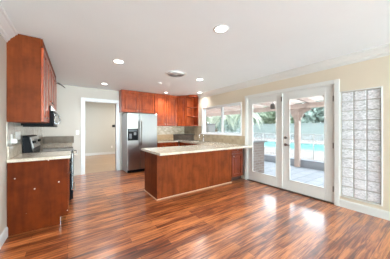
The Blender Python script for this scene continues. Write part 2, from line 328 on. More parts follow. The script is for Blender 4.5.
# ------------------------------------------------------------------ French doors
b = MB()
b.box(XR - 0.022, XR, DY0 - 0.07, DY0, 0, DZ + 0.07, 0.004); b.box(XR - 0.022, XR, DY1, DY1 + 0.07, 0, DZ + 0.07, 0.004); b.box(XR - 0.022, XR, DY0, DY1, DZ, DZ + 0.07, 0.004)
b.box(XR, XR + 0.13, DY0, DY0 + 0.018, 0.02, DZ); b.box(XR, XR + 0.13, DY1 - 0.018, DY1, 0.02, DZ); b.box(XR, XR + 0.13, DY0, DY1, DZ - 0.018, DZ)
struct(b.build('trim_4', M_trim))
b = MB(); b.box(XR - 0.012, XR + 0.13, DY0, DY1, 0.0, 0.022, 0.004); struct(b.build('trim_5', M_nickel))
def french(name, y0, y1, gy0, gy1, handle):
    gz0, gz1 = 0.225, 1.90; x0, x1 = XR + 0.005, XR + 0.047; z0, z1 = 0.025, DZ - 0.02
    b = MB(); b.box(x0, x1, y0, gy0, z0, z1, 0.003); b.box(x0, x1, gy1, y1, z0, z1, 0.003); b.box(x0, x1, gy0, gy1, z0, gz0, 0.003); b.box(x0, x1, gy0, gy1, gz1, z1, 0.003)
    d = struct(b.build(name, M_trim))
    b = MB(); e = 0.018
    b.box(x0 - 0.008, x0 + 0.01, gy0, gy0 + e, gz0, gz1, 0.003); b.box(x0 - 0.008, x0 + 0.01, gy1 - e, gy1, gz0, gz1, 0.003)
    b.box(x0 - 0.008, x0 + 0.01, gy0 + e, gy1 - e, gz0, gz0 + e, 0.003); b.box(x0 - 0.008, x0 + 0.01, gy0 + e, gy1 - e, gz1 - e, gz1, 0.003); b.build('glazing_bead', M_trim, d)
    b = MB(); b.box(x0 + 0.018, x0 + 0.024, gy0 + 0.002, gy1 - 0.002, gz0 + 0.002, gz1 - 0.002); b.build('glass_pane', M_glass, d)
    return d
d1 = french('door_1', DY0 + 0.02, 2.065, 1.285, 1.925, True)
d2 = french('door_2', 2.068, DY1 - 0.02, 2.195, 2.83, False)
b = MB(); b.box(XR - 0.012, XR + 0.004, 2.055, 2.095, 0.03, DZ - 0.02, 0.004); b.build('astragal', M_trim, d2)
b = MB(); b.cyl((XR + 0.000, 1.995, 1.10), 0.028, 0.014, 'x'); b.cyl((XR - 0.012, 1.995, 1.10), 0.014, 0.016, 'x'); b.build('deadbolt', M_nickel, d1, smooth=False)
b = MB(); b.cyl((XR + 0.000, 1.995, 0.955), 0.030, 0.014, 'x'); b.cyl((XR - 0.020, 1.995, 0.955), 0.010, 0.04, 'x')
b.tube([(XR - 0.04, 1.995, 0.955), (XR - 0.042, 1.96, 0.957), (XR - 0.042, 1.92, 0.953), (XR - 0.038, 1.885, 0.948)], [0.011, 0.010, 0.009, 0.007]); b.build('lever_handle', M_nickel, d1)
for z in (0.26, 1.00, 1.80):
    b = MB(); b.cyl((XR - 0.004, DY0 + 0.018, z), 0.008, 0.095); b.build('hinge', M_nickel, d1)
for z in (1.86,):
    b = MB(); b.box(XR - 0.016, XR - 0.011, 2.062, 2.088, z, z + 0.10, 0.001); b.build('flush_bolt', M_nickel, d2)

# kitchen slider window
b = MB()
fx0, fx1 = XR + 0.02, XR + 0.10
b.box(fx0, fx1, WY0, WY0 + 0.04, WZ0, WZ1, 0.003); b.box(fx0, fx1, WY1 - 0.04, WY1, WZ0, WZ1, 0.003); b.box(fx0, fx1, WY0 + 0.04, WY1 - 0.04, WZ0, WZ0 + 0.04, 0.003); b.box(fx0, fx1, WY0 + 0.04, WY1 - 0.04, WZ1 - 0.035, WZ1, 0.003)
wn = struct(b.build('window_1', M_wtrim))
ym = 3.93
b = MB(); b.box(fx0 + 0.01, fx1 - 0.01, ym - 0.028, ym + 0.028, WZ0 + 0.04, WZ1 - 0.035, 0.003); b.build('meeting_stile', M_vent, wn)
for y0, y1 in ((WY0 + 0.04, ym - 0.028), (ym + 0.028, WY1 - 0.04)):
    b = MB(); b.box(fx0 + 0.03, fx0 + 0.036, y0, y1, WZ0 + 0.04, WZ1 - 0.035); b.build('glass_pane', M_glass, wn)
b = MB(); b.box(XR - 0.02, XR + 0.02, WY0 - 0.01, WY1 + 0.01, WZ0 - 0.02, WZ0 + 0.004, 0.003); b.build('window_sill', M_wtrim, wn)
b = MB(); b.box(XR - 0.012, XR + 0.002, WY0 - 0.02, WY0, WZ0, WZ1 + 0.02, 0.003); b.box(XR - 0.012, XR + 0.002, WY1, WY1 + 0.045, WZ0, WZ1 + 0.02, 0.003); b.box(XR - 0.012, XR + 0.002, WY0, WY1, WZ1, WZ1 + 0.02, 0.003); b.build('window_casing', M_wtrim, wn)

# glass-block window
b = MB(); nC, nR = 3, 11; cw = (GY1 - GY0) / nC; rh = (GZ1 - GZ0) / nR; gx0, gx1 = XR + 0.012, XR + 0.092; mj = 0.0055
for i in range(nC + 1): y = GY0 + i * cw; b.box(gx0 + 0.006, gx1 - 0.006, max(y - mj, GY0), min(y + mj, GY1), GZ0, GZ1)
for j in range(nR + 1):
    z = GZ0 + j * rh
    for i in range(nC): b.box(gx0 + 0.006, gx1 - 0.006, GY0 + i * cw + mj, GY0 + (i + 1) * cw - mj, max(z - mj, GZ0), min(z + mj, GZ1))
wb = struct(b.build('window_2', M_mortar))
b = MB(); b.box(-0.04, 0.04, -cw / 2 + mj, cw / 2 - mj, -rh / 2 + mj, rh / 2 - mj, 0.008)
blk = None
for j in range(nR):
    for i in range(nC):
        loc = ((gx0 + gx1) / 2, GY0 + (i + 0.5) * cw, GZ0 + (j + 0.5) * rh)
        if blk is None: blk = b.build('glass_block', M_block, wb, loc)
        else: k = blk.copy(); C.objects.link(k); k.location = loc
b = MB(); t = 0.02
b.box(XR - 0.010, XR + 0.012, GY0 - t, GY0, GZ0 - t, GZ1 + t, 0.003); b.box(XR - 0.010, XR + 0.012, GY1, GY1 + t, GZ0 - t, GZ1 + t, 0.003)
b.box(XR - 0.010, XR + 0.012, GY0, GY1, GZ0 - t, GZ0, 0.003); b.box(XR - 0.010, XR + 0.012, GY0, GY1, GZ1, GZ1 + t, 0.003); b.build('window_frame', M_trim, wb)

# ------------------------------------------------------------------ cabinets
def door_mesh(wd, h, th=0.028, fr=0.06):
    """raised panel door, x 0..wd, z 0..h, face towards -y, back at y=0"""
    b = MB(); e = 0.003
    b.box(0, fr, -th, 0, 0, h, e); b.box(wd - fr, wd, -th, 0, 0, h, e); b.box(fr, wd - fr, -th, 0, 0, fr, e); b.box(fr, wd - fr, -th, 0, h - fr, h, e)
    b.box(fr, wd - fr, -th * 0.2, -0.001, fr, h - fr)
    if wd > 2 * fr + 0.06 and h > 2 * fr + 0.06: b.box(fr + 0.026, wd - fr - 0.026, -th * 0.85, -th * 0.15, fr + 0.026, h - fr - 0.026, 0.008, seg=1)
    return b
def add_door(parent, loc, rotz, wd, h, m, knob=None, name='door'):
    d = door_mesh(wd, h, fr=0.06 if h > 0.25 else 0.035).build(name, m, parent, loc, rotz)
    if knob:
        k = MB(); k.cyl((knob[0], -0.028, knob[1]), 0.006, 0.02, 'y', 12); k.cyl((knob[0], -0.042, knob[1]), 0.014, 0.014, 'y', 16, 0.010); k.build('knob', M_nickel, d)
    return d
FX = R(90)    # door turned so that its face looks towards +x
# --- left run uppers (local frame: x from the wall, y into the kitchen)
def left_upper(label, y0, y1, z0, doors, m=M_cherry, endm=M_brown):
    t = LW('upper_cabinet', label, 'cabinet', 'upper cabinets on the left wall')
    b = MB(); b.box(0.002, 0.315, y0 + 0.001, y1 - 0.001, z0, ZC - 0.004, 0.002); b.build('cabinet_body', endm, t)
    n = doors; wd = (y1 - y0 - 0.004) / n
    for i in range(n): add_door(t, (0.316, y0 + 0.002 + i * wd + 0.002, z0 + 0.01), FX, wd - 0.004, 2.335 - z0 - 0.01, m, (wd - 0.035 if i % 2 == 0 else 0.03, 0.06))
    b = MB(); b.box(0.316, 0.334, y0 + 0.001, y1 - 0.001, 2.345, ZC - 0.01, 0.002); b.build('top_rail', endm, t)
    return t
left_upper('brown wooden upper cabinet with plain end panel nearest the camera on the left wall', 0, 0.64, 1.37, 2)
left_upper('short cherry upper cabinet directly above the microwave on the left wall', 0.64, 1.40, 1.665, 2)
t = left_upper('cherry upper cabinet beyond the microwave at far end of the left wall', 1.40, 2.02, 1.37, 2)
b = MB(); b.tube([(0.33, 2.02, 2.30), (0.37, 2.04, 2.305), (0.44, 2.06, 2.27), (0.50, 2.08, 2.22)], [0.014, 0.018, 0.014, 0.008], 8); b.build('loose_trim_strip', M_dark, t)

# --- left base run
t = LW('base_cabinet', 'chipped brown base cabinet end panel facing the camera under left counter', 'cabinet', 'base cabinets on the left wall')
b = MB(); b.prism([(0.004, 0.0), (0.52, 0.0), (0.52, 0.10), (0.60, 0.10), (0.60, 0.878), (0.004, 0.878)], 0, 0.02, 'y', 0.0015); b.build('end_panel', M_brownspk, t)
b = MB(); b.box(0.004, 0.58, 0.021, 0.635, 0.10, 0.878); b.build('cabinet_body', M_brown, t)
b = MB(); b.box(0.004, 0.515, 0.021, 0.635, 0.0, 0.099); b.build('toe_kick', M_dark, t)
b = MB(); b.box(0.516, 0.522, 0.0, 0.03, 0.001, 0.098); b.build('toe_kick_end', M_chrome, t)
add_door(t, (0.581, 0.024, 0.115), FX, 0.30, 0.56, M_brown, (0.27, 0.5)); add_door(t, (0.581, 0.33, 0.115), FX, 0.30, 0.56, M_brown, (0.03, 0.5))
add_door(t, (0.581, 0.024, 0.69), FX, 0.606, 0.17, M_brown, (0.30, 0.085), 'drawer')
t = LW('base_cabinet', 'low base cabinet beyond the range beside the back wall', 'cabinet', 'base cabinets on the left wall')
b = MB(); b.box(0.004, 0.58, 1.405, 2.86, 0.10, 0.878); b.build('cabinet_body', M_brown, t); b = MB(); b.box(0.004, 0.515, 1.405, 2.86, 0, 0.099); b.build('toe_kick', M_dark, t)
for i in range(3): add_door(t, (0.581, 1.41 + i * 0.48, 0.115), FX, 0.47, 0.75, M_brown, (0.43, 0.65))
def left_counter(label, y0, y1, end):
    b = MB(); b.box(0.003, 0.632, y0, y1, 0.880, 0.920, 0.006)
    t = b.build('countertop', M_gran, loc=LO, rotz=LA); return tag(t, label, 'countertop')
ct = left_counter('beige granite countertop on left between near end panel and range', -0.025, 0.638, 0)
b = MB(); b.box(0.002, 0.022, 0.0, 0.637, 0.921, 1.075, 0.003); b.build('backsplash_strip', M_gran, ct)
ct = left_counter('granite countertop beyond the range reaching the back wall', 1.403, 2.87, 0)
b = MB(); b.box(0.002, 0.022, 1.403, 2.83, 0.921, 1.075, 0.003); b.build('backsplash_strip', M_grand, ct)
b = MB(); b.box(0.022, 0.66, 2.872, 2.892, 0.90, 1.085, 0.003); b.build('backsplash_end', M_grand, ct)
b = MB(); b.box(0.0005, 0.008, 0.0, 2.86, 1.078, 1.368); tag(b.build('tile_backsplash', M_mosL, loc=LO, rotz=LA), 'pale glass mosaic backsplash on the left wall below the upper cabinets', 'backsplash')
def plate(lx, y0, y1, z0, z1, label, gang):
    t = LW('wall_outlet', label, 'outlet'); b = MB(); b.box(0.0085, 0.015, y0, y1, z0, z1, 0.003); b.build('cover_plate', M_whitepl, t)
    wd = (y1 - y0) / gang
    for i in range(gang):
        b = MB(); b.box(0.0152, 0.0185, y0 + (i + 0.28) * wd, y0 + (i + 0.72) * wd, z0 + 0.022, z1 - 0.022, 0.001); b.build('socket', M_whitepl, t)
    return t
plate(0, 0.36, 0.60, 1.13, 1.25, 'wide white switch plate on mosaic backsplash beside the range', 3)
t = plate(0, 0.14, 0.22, 1.10, 1.22, 'narrow white outlet with plug on mosaic backsplash near the end panel', 1)
b = MB(); b.box(0.019, 0.06, 0.15, 0.21, 1.10, 1.16, 0.006); b.build('plug', M_whitepl, t)

# --- range
t = LW('range', 'black freestanding range with steel controls in the left counter', 'stove')
y0, y1 = 0.643, 1.398
b = MB(); b.box(0.03, 0.63, y0, y1, 0.09, 0.905, 0.004); b.build('range_body', M_black, t)
b = MB(); b.box(0.03, 0.655, y0, y1, 0.906, 0.922, 0.005); b.build('cooktop', M_blackglass, t)
b = MB(); b.box(0.08, 0.60, y0 + 0.03, y1 - 0.03, 0.0, 0.089); b.build('plinth', M_black, t)
b = MB(); b.prism([(0.03, 0.923), (0.145, 0.923), (0.10, 1.16), (0.085, 1.175), (0.03, 1.175)], y0, y1, 'y', 0.004); bgd = b.build('backguard', M_black, t)
b = MB(); b.prism([(0.1425, 0.985), (0.148, 0.985), (0.1145, 1.155), (0.109, 1.155)], y0 + 0.02, y1 - 0.02, 'y'); b.build('control_panel', M_steel, bgd)
for i, yy in enumerate((0.72, 0.82, 1.22, 1.32)):
    b = MB(); b.cyl((0.143, yy, 1.075), 0.024, 0.03, 'x', 20, 0.018); b.build('knob', M_black, bgd)
b = MB(); b.prism([(0.137, 1.03), (0.142, 1.03), (0.125, 1.12), (0.120, 1.12)], 0.93, 1.12, 'y'); b.build('clock_display', M_display, bgd)
dr = MB(); dr.box(0.632, 0.662, y0 + 0.005, y1 - 0.005, 0.26, 0.885, 0.006); od = dr.build('oven_door', M_blackglass, t)
b = MB(); b.tube([(0.662, y0 + 0.05, 0.84), (0.70, y0 + 0.06, 0.845), (0.715, y0 + 0.12, 0.845), (0.715, y1 - 0.12, 0.845), (0.70, y1 - 0.06, 0.845), (0.662, y1 - 0.05, 0.84)], 0.012); b.build('door_handle', M_chrome, od)
b = MB(); b.box(0.632, 0.655, y0 + 0.005, y1 - 0.005, 0.10, 0.25, 0.005); dw = b.build('drawer', M_black, t)
b = MB(); b.tube([(0.655, y0 + 0.06, 0.205), (0.68, y0 + 0.09, 0.205), (0.68, y1 - 0.09, 0.205), (0.655, y1 - 0.06, 0.205)], 0.009); b.build('drawer_handle', M_chrome, dw)
for cx, cy, r in ((0.28, 0.84, 0.075), (0.28, 1.20, 0.09), (0.50, 0.84, 0.10), (0.50, 1.20, 0.075)):
    b = MB(); b.lathe([(r, 0), (r, 0.0012), (r - 0.006, 0.0012), (r - 0.006, 0)], (cx, cy, 0.9222)); b.build('burner_ring', M_greypl, t)
# --- microwave
t = LW('microwave', 'white over-the-range microwave with curved handle below short cabinet on left wall', 'microwave')
b = MB(); b.box(0.010, 0.36, y0, y1, 1.335, 1.655, 0.004); b.build('case', M_black, t)
b = MB(); b.prism([(0.361, 1.575), (0.41, 1.575), (0.40, 1.600), (0.365, 1.655), (0.361, 1.655)], y0, y1, 'y', 0.003); b.build('top_vent', M_whitepl, t)
b = MB(); b.box(0.361, 0.395, y0, y1 - 0.16, 1.335, 1.573, 0.006); md = b.build('door', M_black, t)
b = MB(); b.box(0.3955, 0.399, y0 + 0.06, y1 - 0.22, 1.375, 1.535, 0.001); b.build('door_window', M_blackglass, md)
b = MB(); b.tube([(0.395, y1 - 0.185, 1.36), (0.43, y1 - 0.185, 1.385), (0.452, y1 - 0.185, 1.455), (0.43, y1 - 0.185, 1.53), (0.395, y1 - 0.185, 1.555)], 0.012); b.build('door_handle', M_chrome, md)
b = MB(); b.box(0.361, 0.392, y1 - 0.157, y1, 1.335, 1.573, 0.005); cp = b.build('control_panel', M_black, t)
b = MB(); b.box(0.3922, 0.394, y1 - 0.14, y1 - 0.02, 1.51, 1.55); b.build('display', M_display, cp)
b = MB(); b.box(0.03, 0.40, y0 + 0.01, y1 - 0.01, 1.318, 1.334, 0.003); b.build('hood_underside', M_black, t)

# --- refrigerator
FXL, FXR, FY = 1.375, 2.285, 5.30
t = thing('refrigerator', 'stainless side-by-side refrigerator with black ice dispenser', 'refrigerator', (0, 0, 0))
b = MB(); b.box(FXL + 0.005, FXR - 0.005, FY + 0.07, 5.93, 0.02, 1.735, 0.006); b.build('case', M_fside, t)
b = MB(); b.box(FXL + 0.02, FXR - 0.02, FY + 0.03, FY + 0.069, 0.015, 0.085, 0.003); b.build('toe_grille', M_black, t)
xm = 1.745
b = MB(); b.box(FXL, xm - 0.004, FY, FY + 0.065, 0.095, 1.74, 0.012, seg=3); fd = b.build('freezer_door', M_steel, t)
b = MB(); b.box(xm + 0.004, FXR, FY, FY + 0.065, 0.095, 1.74, 0.012, seg=3); rd = b.build('fridge_door', M_steel, t)
b = MB(); b.box(1.395, 1.685, FY - 0.006, FY + 0.004, 0.945, 1.285, 0.004); ds = b.build('dispenser', M_black, fd)
b = MB(); b.box(1.42, 1.66, FY - 0.009, FY - 0.0062, 1.20, 1.265, 0.001); b.build('dispenser_panel', M_display, ds)
b = MB(); b.box(1.43, 1.50, FY - 0.022, FY - 0.0065, 1.00, 1.14, 0.006); b.box(1.56, 1.63, FY - 0.022, FY - 0.0065, 1.10, 1.18, 0.006); b.build('dispenser_paddle', M_greypl, ds)
for hx, dd in ((xm - 0.035, fd), (xm + 0.035, rd)):
    b = MB(); b.tube([(hx, FY, 0.80), (hx, FY - 0.045, 0.83), (hx, FY - 0.05, 1.2), (hx, FY - 0.045, 1.49), (hx, FY, 1.52)], 0.013); b.build('door_handle', M_nickel if dd is rd else M_steel, dd)

# --- back-wall uppers
YU = 5.66
def back_upper(label, x0, x1, z0, n):
    t = thing('upper_cabinet', label, 'cabinet', (0, 0, 0), 0, 'upper cabinets on the back wall')
    b = MB(); b.box(x0 + 0.001, x1 - 0.001, YU, YB - 0.002, z0, ZC - 0.004, 0.002); b.build('cabinet_body', M_cherry, t)
    wd = (x1 - x0) / n
    for i in range(n): add_door(t, (x0 + i * wd + 0.012, YU - 0.001, z0 + 0.01), 0, wd - 0.024, 2.40 - z0 - 0.01, M_cherry, (wd - 0.04 if i % 2 == 0 else 0.03, 0.05))
    b = MB(); b.box(x0 + 0.001, x1 - 0.001, YU - 0.022, YU - 0.001, 2.405, ZC - 0.008, 0.003); b.build('top_rail', M_cherry, t)
    return t
back_upper('short two-door cherry cabinet above the stainless refrigerator', 1.30, 2.325, 1.785, 2)
back_upper('tall two-door cherry wall cabinet right of the refrigerator', 2.327, 3.18, 1.375, 2)
t = thing('corner_cabinet', 'diagonal cherry corner wall cabinet between two-door cabinet and open shelves', 'cabinet')
P0, P1 = (3.182, YU), (3.39, 5.34)
b = MB(); b.prism([P0, P1, (XR - 0.002, P1[1]), (XR - 0.002, YB - 0.002), (P0[0], YB - 0.002)], 1.375, ZC - 0.004, 'z'); b.build('cabinet_body', M_cherry, t)
dl = math.dist(P0, P1); ang = math.atan2(P1[1] - P0[1], P1[0] - P0[0])
add_door(t, (P0[0] + 0.012 * math.cos(ang) + 0.001 * math.sin(ang), P0[1] + 0.012 * math.sin(ang) - 0.001 * math.cos(ang), 1.385), ang, dl - 0.024, 1.02, M_cherry, (0.03, 0.06))
b = MB(); b.box(0.004, dl - 0.004, -0.022, -0.001, 2.41, ZC - 0.008, 0.002); b.build('top_rail', M_cherry, t, (P0[0], P0[1], 0), ang)
t = thing('open_shelf_unit', 'open cherry corner shelves at end of wall cabinets beside the window', 'shelf')
Q0, Q1, QW = (3.392, 5.338), (XR - 0.002, 5.07), (XR - 0.002, 5.338)
b = MB(); b.box(Q0[0], XR - 0.002, 5.318, 5.338, 1.375, ZC - 0.004); b.build('side_panel', M_cherry, t)
b = MB(); b.box(XR - 0.022, XR - 0.003, 5.05, 5.317, 1.375, ZC - 0.004, 0.002); b.build('back_panel', M_cherry, t)
for z in (1.375, 1.69, 2.01):
    b = MB(); b.prism([(3.395, 5.317), (3.395, 5.25), (3.45, 5.16), (3.56, 5.09), (XR - 0.023, 5.07), (XR - 0.023, 5.317)], z, z + 0.02, 'z', 0.002); b.build('shelf', M_cherry, t)
b = MB(); b.prism([(3.395, 5.317), (3.395, 5.25), (3.45, 5.16), (3.56, 5.09), (XR - 0.023, 5.07), (XR - 0.023, 5.317)], 2.37, ZC - 0.006, 'z', 0.002); b.build('top_panel', M_cherry, t)

# --- U-shaped worktop, base cabinets
ZT = 0.875; tk = 0.04
b = MB()
b.box(1.255, 3.668, 2.80, 3.052, ZT - tk, ZT, 0.0); b.box(1.255, XR - 0.004, 3.05, 3.74, ZT - tk, ZT)
SX0, SX1, SY0, SY1 = 3.18, 3.50, 4.12, 4.78
b.box(3.06, SX0, 3.74, 5.33, ZT - tk, ZT); b.box(SX1, XR - 0.004, 3.74, 5.33, ZT - tk, ZT); b.box(SX0, SX1, 3.74, SY0, ZT - tk, ZT); b.box(SX0, SX1, SY1, 5.33, ZT - tk, ZT)
b.box(2.31, XR - 0.004, 5.33, YB - 0.004, ZT - tk, ZT)
wt = tag(b.build('worktop', M_gran), 'beige granite worktop of the peninsula wrapping round to window and back wall', 'countertop')
b = MB(); b.box(2.31, 3.20, YB - 0.022, YB - 0.003, ZT + 0.001, 1.075, 0.003); b.build('backsplash_strip', M_grantan, wt)
b = MB(); b.box(XR - 0.023, XR - 0.003, 3.03, 5.28, ZT + 0.001, 1.095, 0.003); b.build('backsplash_tiles', M_mosR, wt)
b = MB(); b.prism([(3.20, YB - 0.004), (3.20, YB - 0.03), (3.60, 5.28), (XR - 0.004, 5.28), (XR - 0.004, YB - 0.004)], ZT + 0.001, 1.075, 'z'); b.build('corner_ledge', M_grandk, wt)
b = MB(); b.box(2.31, XR - 0.004, YB - 0.010, YB - 0.001, 1.078, 1.373); bt = tag(b.build('tile_backsplash', M_mosB), 'beige mosaic backsplash on the back wall under the wall cabinets', 'backsplash')
b = MB(); b.box(XR - 0.010, XR - 0.001, 4.87, YB - 0.011, 1.097, 1.373); b.build('side_tiles', M_mosR, bt)
# sink & faucet
t = thing('sink', 'steel sink set into the worktop below the kitchen window', 'sink'); b = MB()
b.box(SX0 - 0.01, SX0 + 0.004, SY0 - 0.01, SY1 + 0.01, ZT - 0.22, ZT - tk - 0.001); b.box(SX1 - 0.004, SX1 + 0.01, SY0 - 0.01, SY1 + 0.01, ZT - 0.22, ZT - tk - 0.001)
b.box(SX0, SX1, SY0 - 0.01, SY0 + 0.004, ZT - 0.22, ZT - tk - 0.001); b.box(SX0, SX1, SY1 - 0.004, SY1 + 0.01, ZT - 0.22, ZT - tk - 0.001); b.box(SX0, SX1, SY0, SY1, ZT - 0.22, ZT - 0.21); b.build('basin', M_steel, t)
b = MB(); b.cyl(((SX0 + SX1) / 2, 4.45, ZT - 0.208), 0.04, 0.006); b.build('drain', M_nickel, t)
t = thing('faucet', 'chrome arched faucet behind the sink at the window', 'faucet', (3.585, 4.62, ZT))
b = MB(); b.lathe([(0.0, 0), (0.028, 0), (0.028, 0.02), (0.018, 0.035), (0.016, 0.10), (0, 0.10)]); b.build('base', M_chrome, t, smooth=True)
b = MB(); b.tube([(0, 0, 0.10)] + [(-0.085 + 0.085 * math.cos(a), 0, 0.17 + 0.085 * math.sin(a)) for a in [R(x) for x in range(0, 181, 15)]] + [(-0.17, 0, 0.12)], 0.011, 12); b.build('spout', M_chrome, t, smooth=True)
b = MB(); b.tube([(0, 0, 0.07), (0, -0.03, 0.085), (0, -0.08, 0.11)], [0.009, 0.008, 0.006]); b.build('lever', M_chrome, t, smooth=True)
# base cabinets under the worktop
BZ = ZT - tk - 0.002
t = thing('base_cabinet', 'cherry base cabinet against the back wall right of the refrigerator', 'cabinet', group='base cabinets under the worktop')
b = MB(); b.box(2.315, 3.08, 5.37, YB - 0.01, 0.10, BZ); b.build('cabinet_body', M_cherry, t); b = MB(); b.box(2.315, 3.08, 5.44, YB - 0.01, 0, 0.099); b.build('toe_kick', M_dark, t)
for i in range(2):
    add_door(t, (2.32 + i * 0.38, 5.369, 0.115), 0, 0.372, 0.52, M_cherry, (0.33 if i == 0 else 0.04, 0.46)); add_door(t, (2.32 + i * 0.38, 5.369, 0.645), 0, 0.372, BZ - 0.655, M_cherry, (0.186, 0.08), 'drawer')
t = thing('base_cabinet', 'cherry sink base cabinet under the kitchen window', 'cabinet', group='base cabinets under the worktop')
b = MB(); b.box(3.12, 3.14, 3.72, 5.32, 0.10, BZ); b.box(3.14, XR - 0.01, 3.72, 3.74, 0.10, BZ); b.box(3.14, XR - 0.01, 5.30, 5.32, 0.10, BZ); b.box(3.14, XR - 0.01, 3.74, 5.30, 0.10, 0.12); b.build('cabinet_body', M_cherry, t)
b = MB(); b.box(3.19, XR - 0.01, 3.72, 5.32, 0, 0.099); b.build('toe_kick', M_dark, t)
for i in range(4): add_door(t, (3.119, 5.31 - i * 0.395, 0.115), R(-90), 0.385, 0.70, M_cherry, (0.34 if i % 2 == 0 else 0.04, 0.62))
# peninsula
t = thing('peninsula', 'brown wooden kitchen peninsula with plain back panel facing the camera', 'peninsula')
b = MB(); b.box(1.33, 3.215, 3.075, 3.69, 0.0, BZ); b.build('cabinet_body', M_brown, t)
b = MB(); b.box(1.312, 2.62, 3.055, 3.074, 0.0, BZ, 0.0015); b.build('back_panel', M_brown, t)
b = MB(); b.box(2.622, 3.222, 3.055, 3.074, 0.0, BZ, 0.0015); b.build('back_panel', M_brown, t)
b = MB(); b.box(1.312, 1.329, 3.075, 3.695, 0.0, BZ, 0.0015); b.build('side_panel', M_brown, t)
b = MB(); b.box(1.297, 3.222, 3.040, 3.0545, 0.0, 0.018, 0.005); b.box(1.297, 1.3115, 3.055, 3.695, 0.0, 0.018, 0.005); b.build('shoe_moulding', M_shoe, t)
for i in range(4): add_door(t, (3.10 - i * 0.44, 3.691, 0.115), R(180), 0.43, 0.70, M_cherry, (0.38, 0.6))
t = thing('base_cabinet', 'narrow cherry cabinet with drawer and door at right end of peninsula', 'cabinet', group='base cabinets under the worktop')
b = MB(); b.box(3.226, 3.675, 3.078, 3.69, 0.10, BZ); b.build('cabinet_body', M_deep, t); b = MB(); b.box(3.226, 3.675, 3.15, 3.69, 0, 0.099); b.build('toe_kick', M_dark, t)
add_door(t, (3.24, 3.077, 0.115), 0, 0.37, 0.56, M_deep, (0.04, 0.50)); add_door(t, (3.24, 3.077, 0.69), 0, 0.37, BZ - 0.70, M_deep, (0.185, 0.07), 'drawer')
b = MB(); b.box(3.615, 3.675, 3.058, 3.077, 0.10, BZ, 0.002); b.build('filler_strip', M_dark, t)

# ------------------------------------------------------------------ ceiling lights, vent, detector
def can(x, y, label, e, size=0.075, rot=0):
    t = thing('recessed_light', label, 'ceiling light', (x, y, ZC), 0, 'recessed ceiling lights')
    b = MB(); b.lathe([(size, 0.0), (size, -0.004), (size + 0.004, -0.006), (size + 0.022, -0.003), (size + 0.024, 0.0), (size, 0.0)]); b.build('trim_ring', M_baffle, t, smooth=True)
    b = MB(); b.lathe([(0, -0.0015), (size - 0.001, -0.0015), (size - 0.001, -0.0005), (0, -0.0005)]); b.build('lens', M_lamp if e else M_baffle, t)
    if not e: return t
    l = light('lamp', 'SPOT', (0, 0, -0.03), e, (0.90, 0.96, 1.0), (0, 0, 0), spot_size=R(140), spot_blend=0.9, shadow_soft_size=0.06); l.parent = t
    return t
can(1.47, 1.56, 'large bright recessed ceiling light nearest the camera', 30, 0.068)
can(0.725, 3.34, 'recessed ceiling light ahead of the left upper cabinets and range', 75)
can(0.78, 5.22, 'dim recessed ceiling light close to the cased opening in back wall', 45, 0.06)
can(2.57, 3.46, 'bright recessed ceiling light over the peninsula, right of the round vent', 80, 0.07)
can(3.50, 4.72, 'recessed ceiling light over the sink by the window', 22, 0.06)
can(2.60, 5.33, 'small recessed ceiling light in front of the two-door wall cabinet', 45, 0.05)
t = thing('ceiling_vent', 'round slatted metal air vent in the kitchen ceiling', 'vent', (1.88, 3.38, ZC))
b = MB(); b.lathe([(0.195, -0.001), (0.20, -0.010), (0.215, -0.012), (0.235, -0.004), (0.237, 0.0)]); b.build('flange', M_whitepl, t, smooth=True)
for r in (0.05, 0.09, 0.13, 0.17):
    b = MB(); b.lathe([(r - 0.012, -0.028), (r + 0.020, -0.006), (r + 0.023, -0.006), (r - 0.009, -0.030), (r - 0.012, -0.028)]); b.build('vent_ring', M_baffle, t, smooth=True)
b = MB(); b.lathe([(0, -0.030), (0.028, -0.030), (0.03, -0.027), (0, -0.025)]); b.build('vent_centre', M_baffle, t)
b = MB(); b.lathe([(0, -0.0008), (0.194, -0.0008), (0.194, -0.0002), (0, -0.0002)]); b.build('duct', M_greypl, t)
t = thing('smoke_detector', 'small white round smoke detector on ceiling before the wall cabinets', 'detector', (1.93, 4.30, ZC))
b = MB(); b.lathe([(0.0, -0.032), (0.035, -0.032), (0.052, -0.022), (0.058, -0.004), (0.058, 0.0)]); b.build('housing', M_whitepl, t, smooth=True)
b = MB(); b.cyl((0.02, 0, -0.0335), 0.006, 0.003); b.build('test_button', M_greypl, t)

# next room details
t = thing('thermostat', 'black thermostat on the tan wall seen through the cased opening', 'thermostat', (1.93, 9.95, 1.42))
b = MB(); b.box(-0.085, 0.085, -0.025, 0, -0.06, 0.06, 0.008); b.build('housing', M_black, t); b = MB(); b.box(-0.05, 0.05, -0.028, -0.0252, -0.03, 0.035, 0.001); b.build('display', M_display, t)
t = thing('wall_outlet', 'white outlet low on the tan wall seen through the cased opening', 'outlet', (1.83, 9.95, 0.36))
b = MB(); b.box(-0.035, 0.035, -0.007, 0, -0.058, 0.058, 0.003); b.build('cover_plate', M_whitepl, t)
for z in (-0.022, 0.022): b = MB(); b.box(-0.016, 0.016, -0.0095, -0.0072, z - 0.014, z + 0.014, 0.001); b.build('socket', M_whitepl, t)
t = thing('light_switch', 'white light switch on the back wall left of the cased opening', 'switch', (0.22, YB, 1.18))
b = MB(); b.box(-0.036, 0.036, -0.007, -0.0005, -0.058, 0.058, 0.003); b.build('cover_plate', M_whitepl, t); b = MB(); b.box(-0.012, 0.012, -0.012, -0.0072, -0.026, 0.026, 0.002); b.build('rocker', M_whitepl, t)

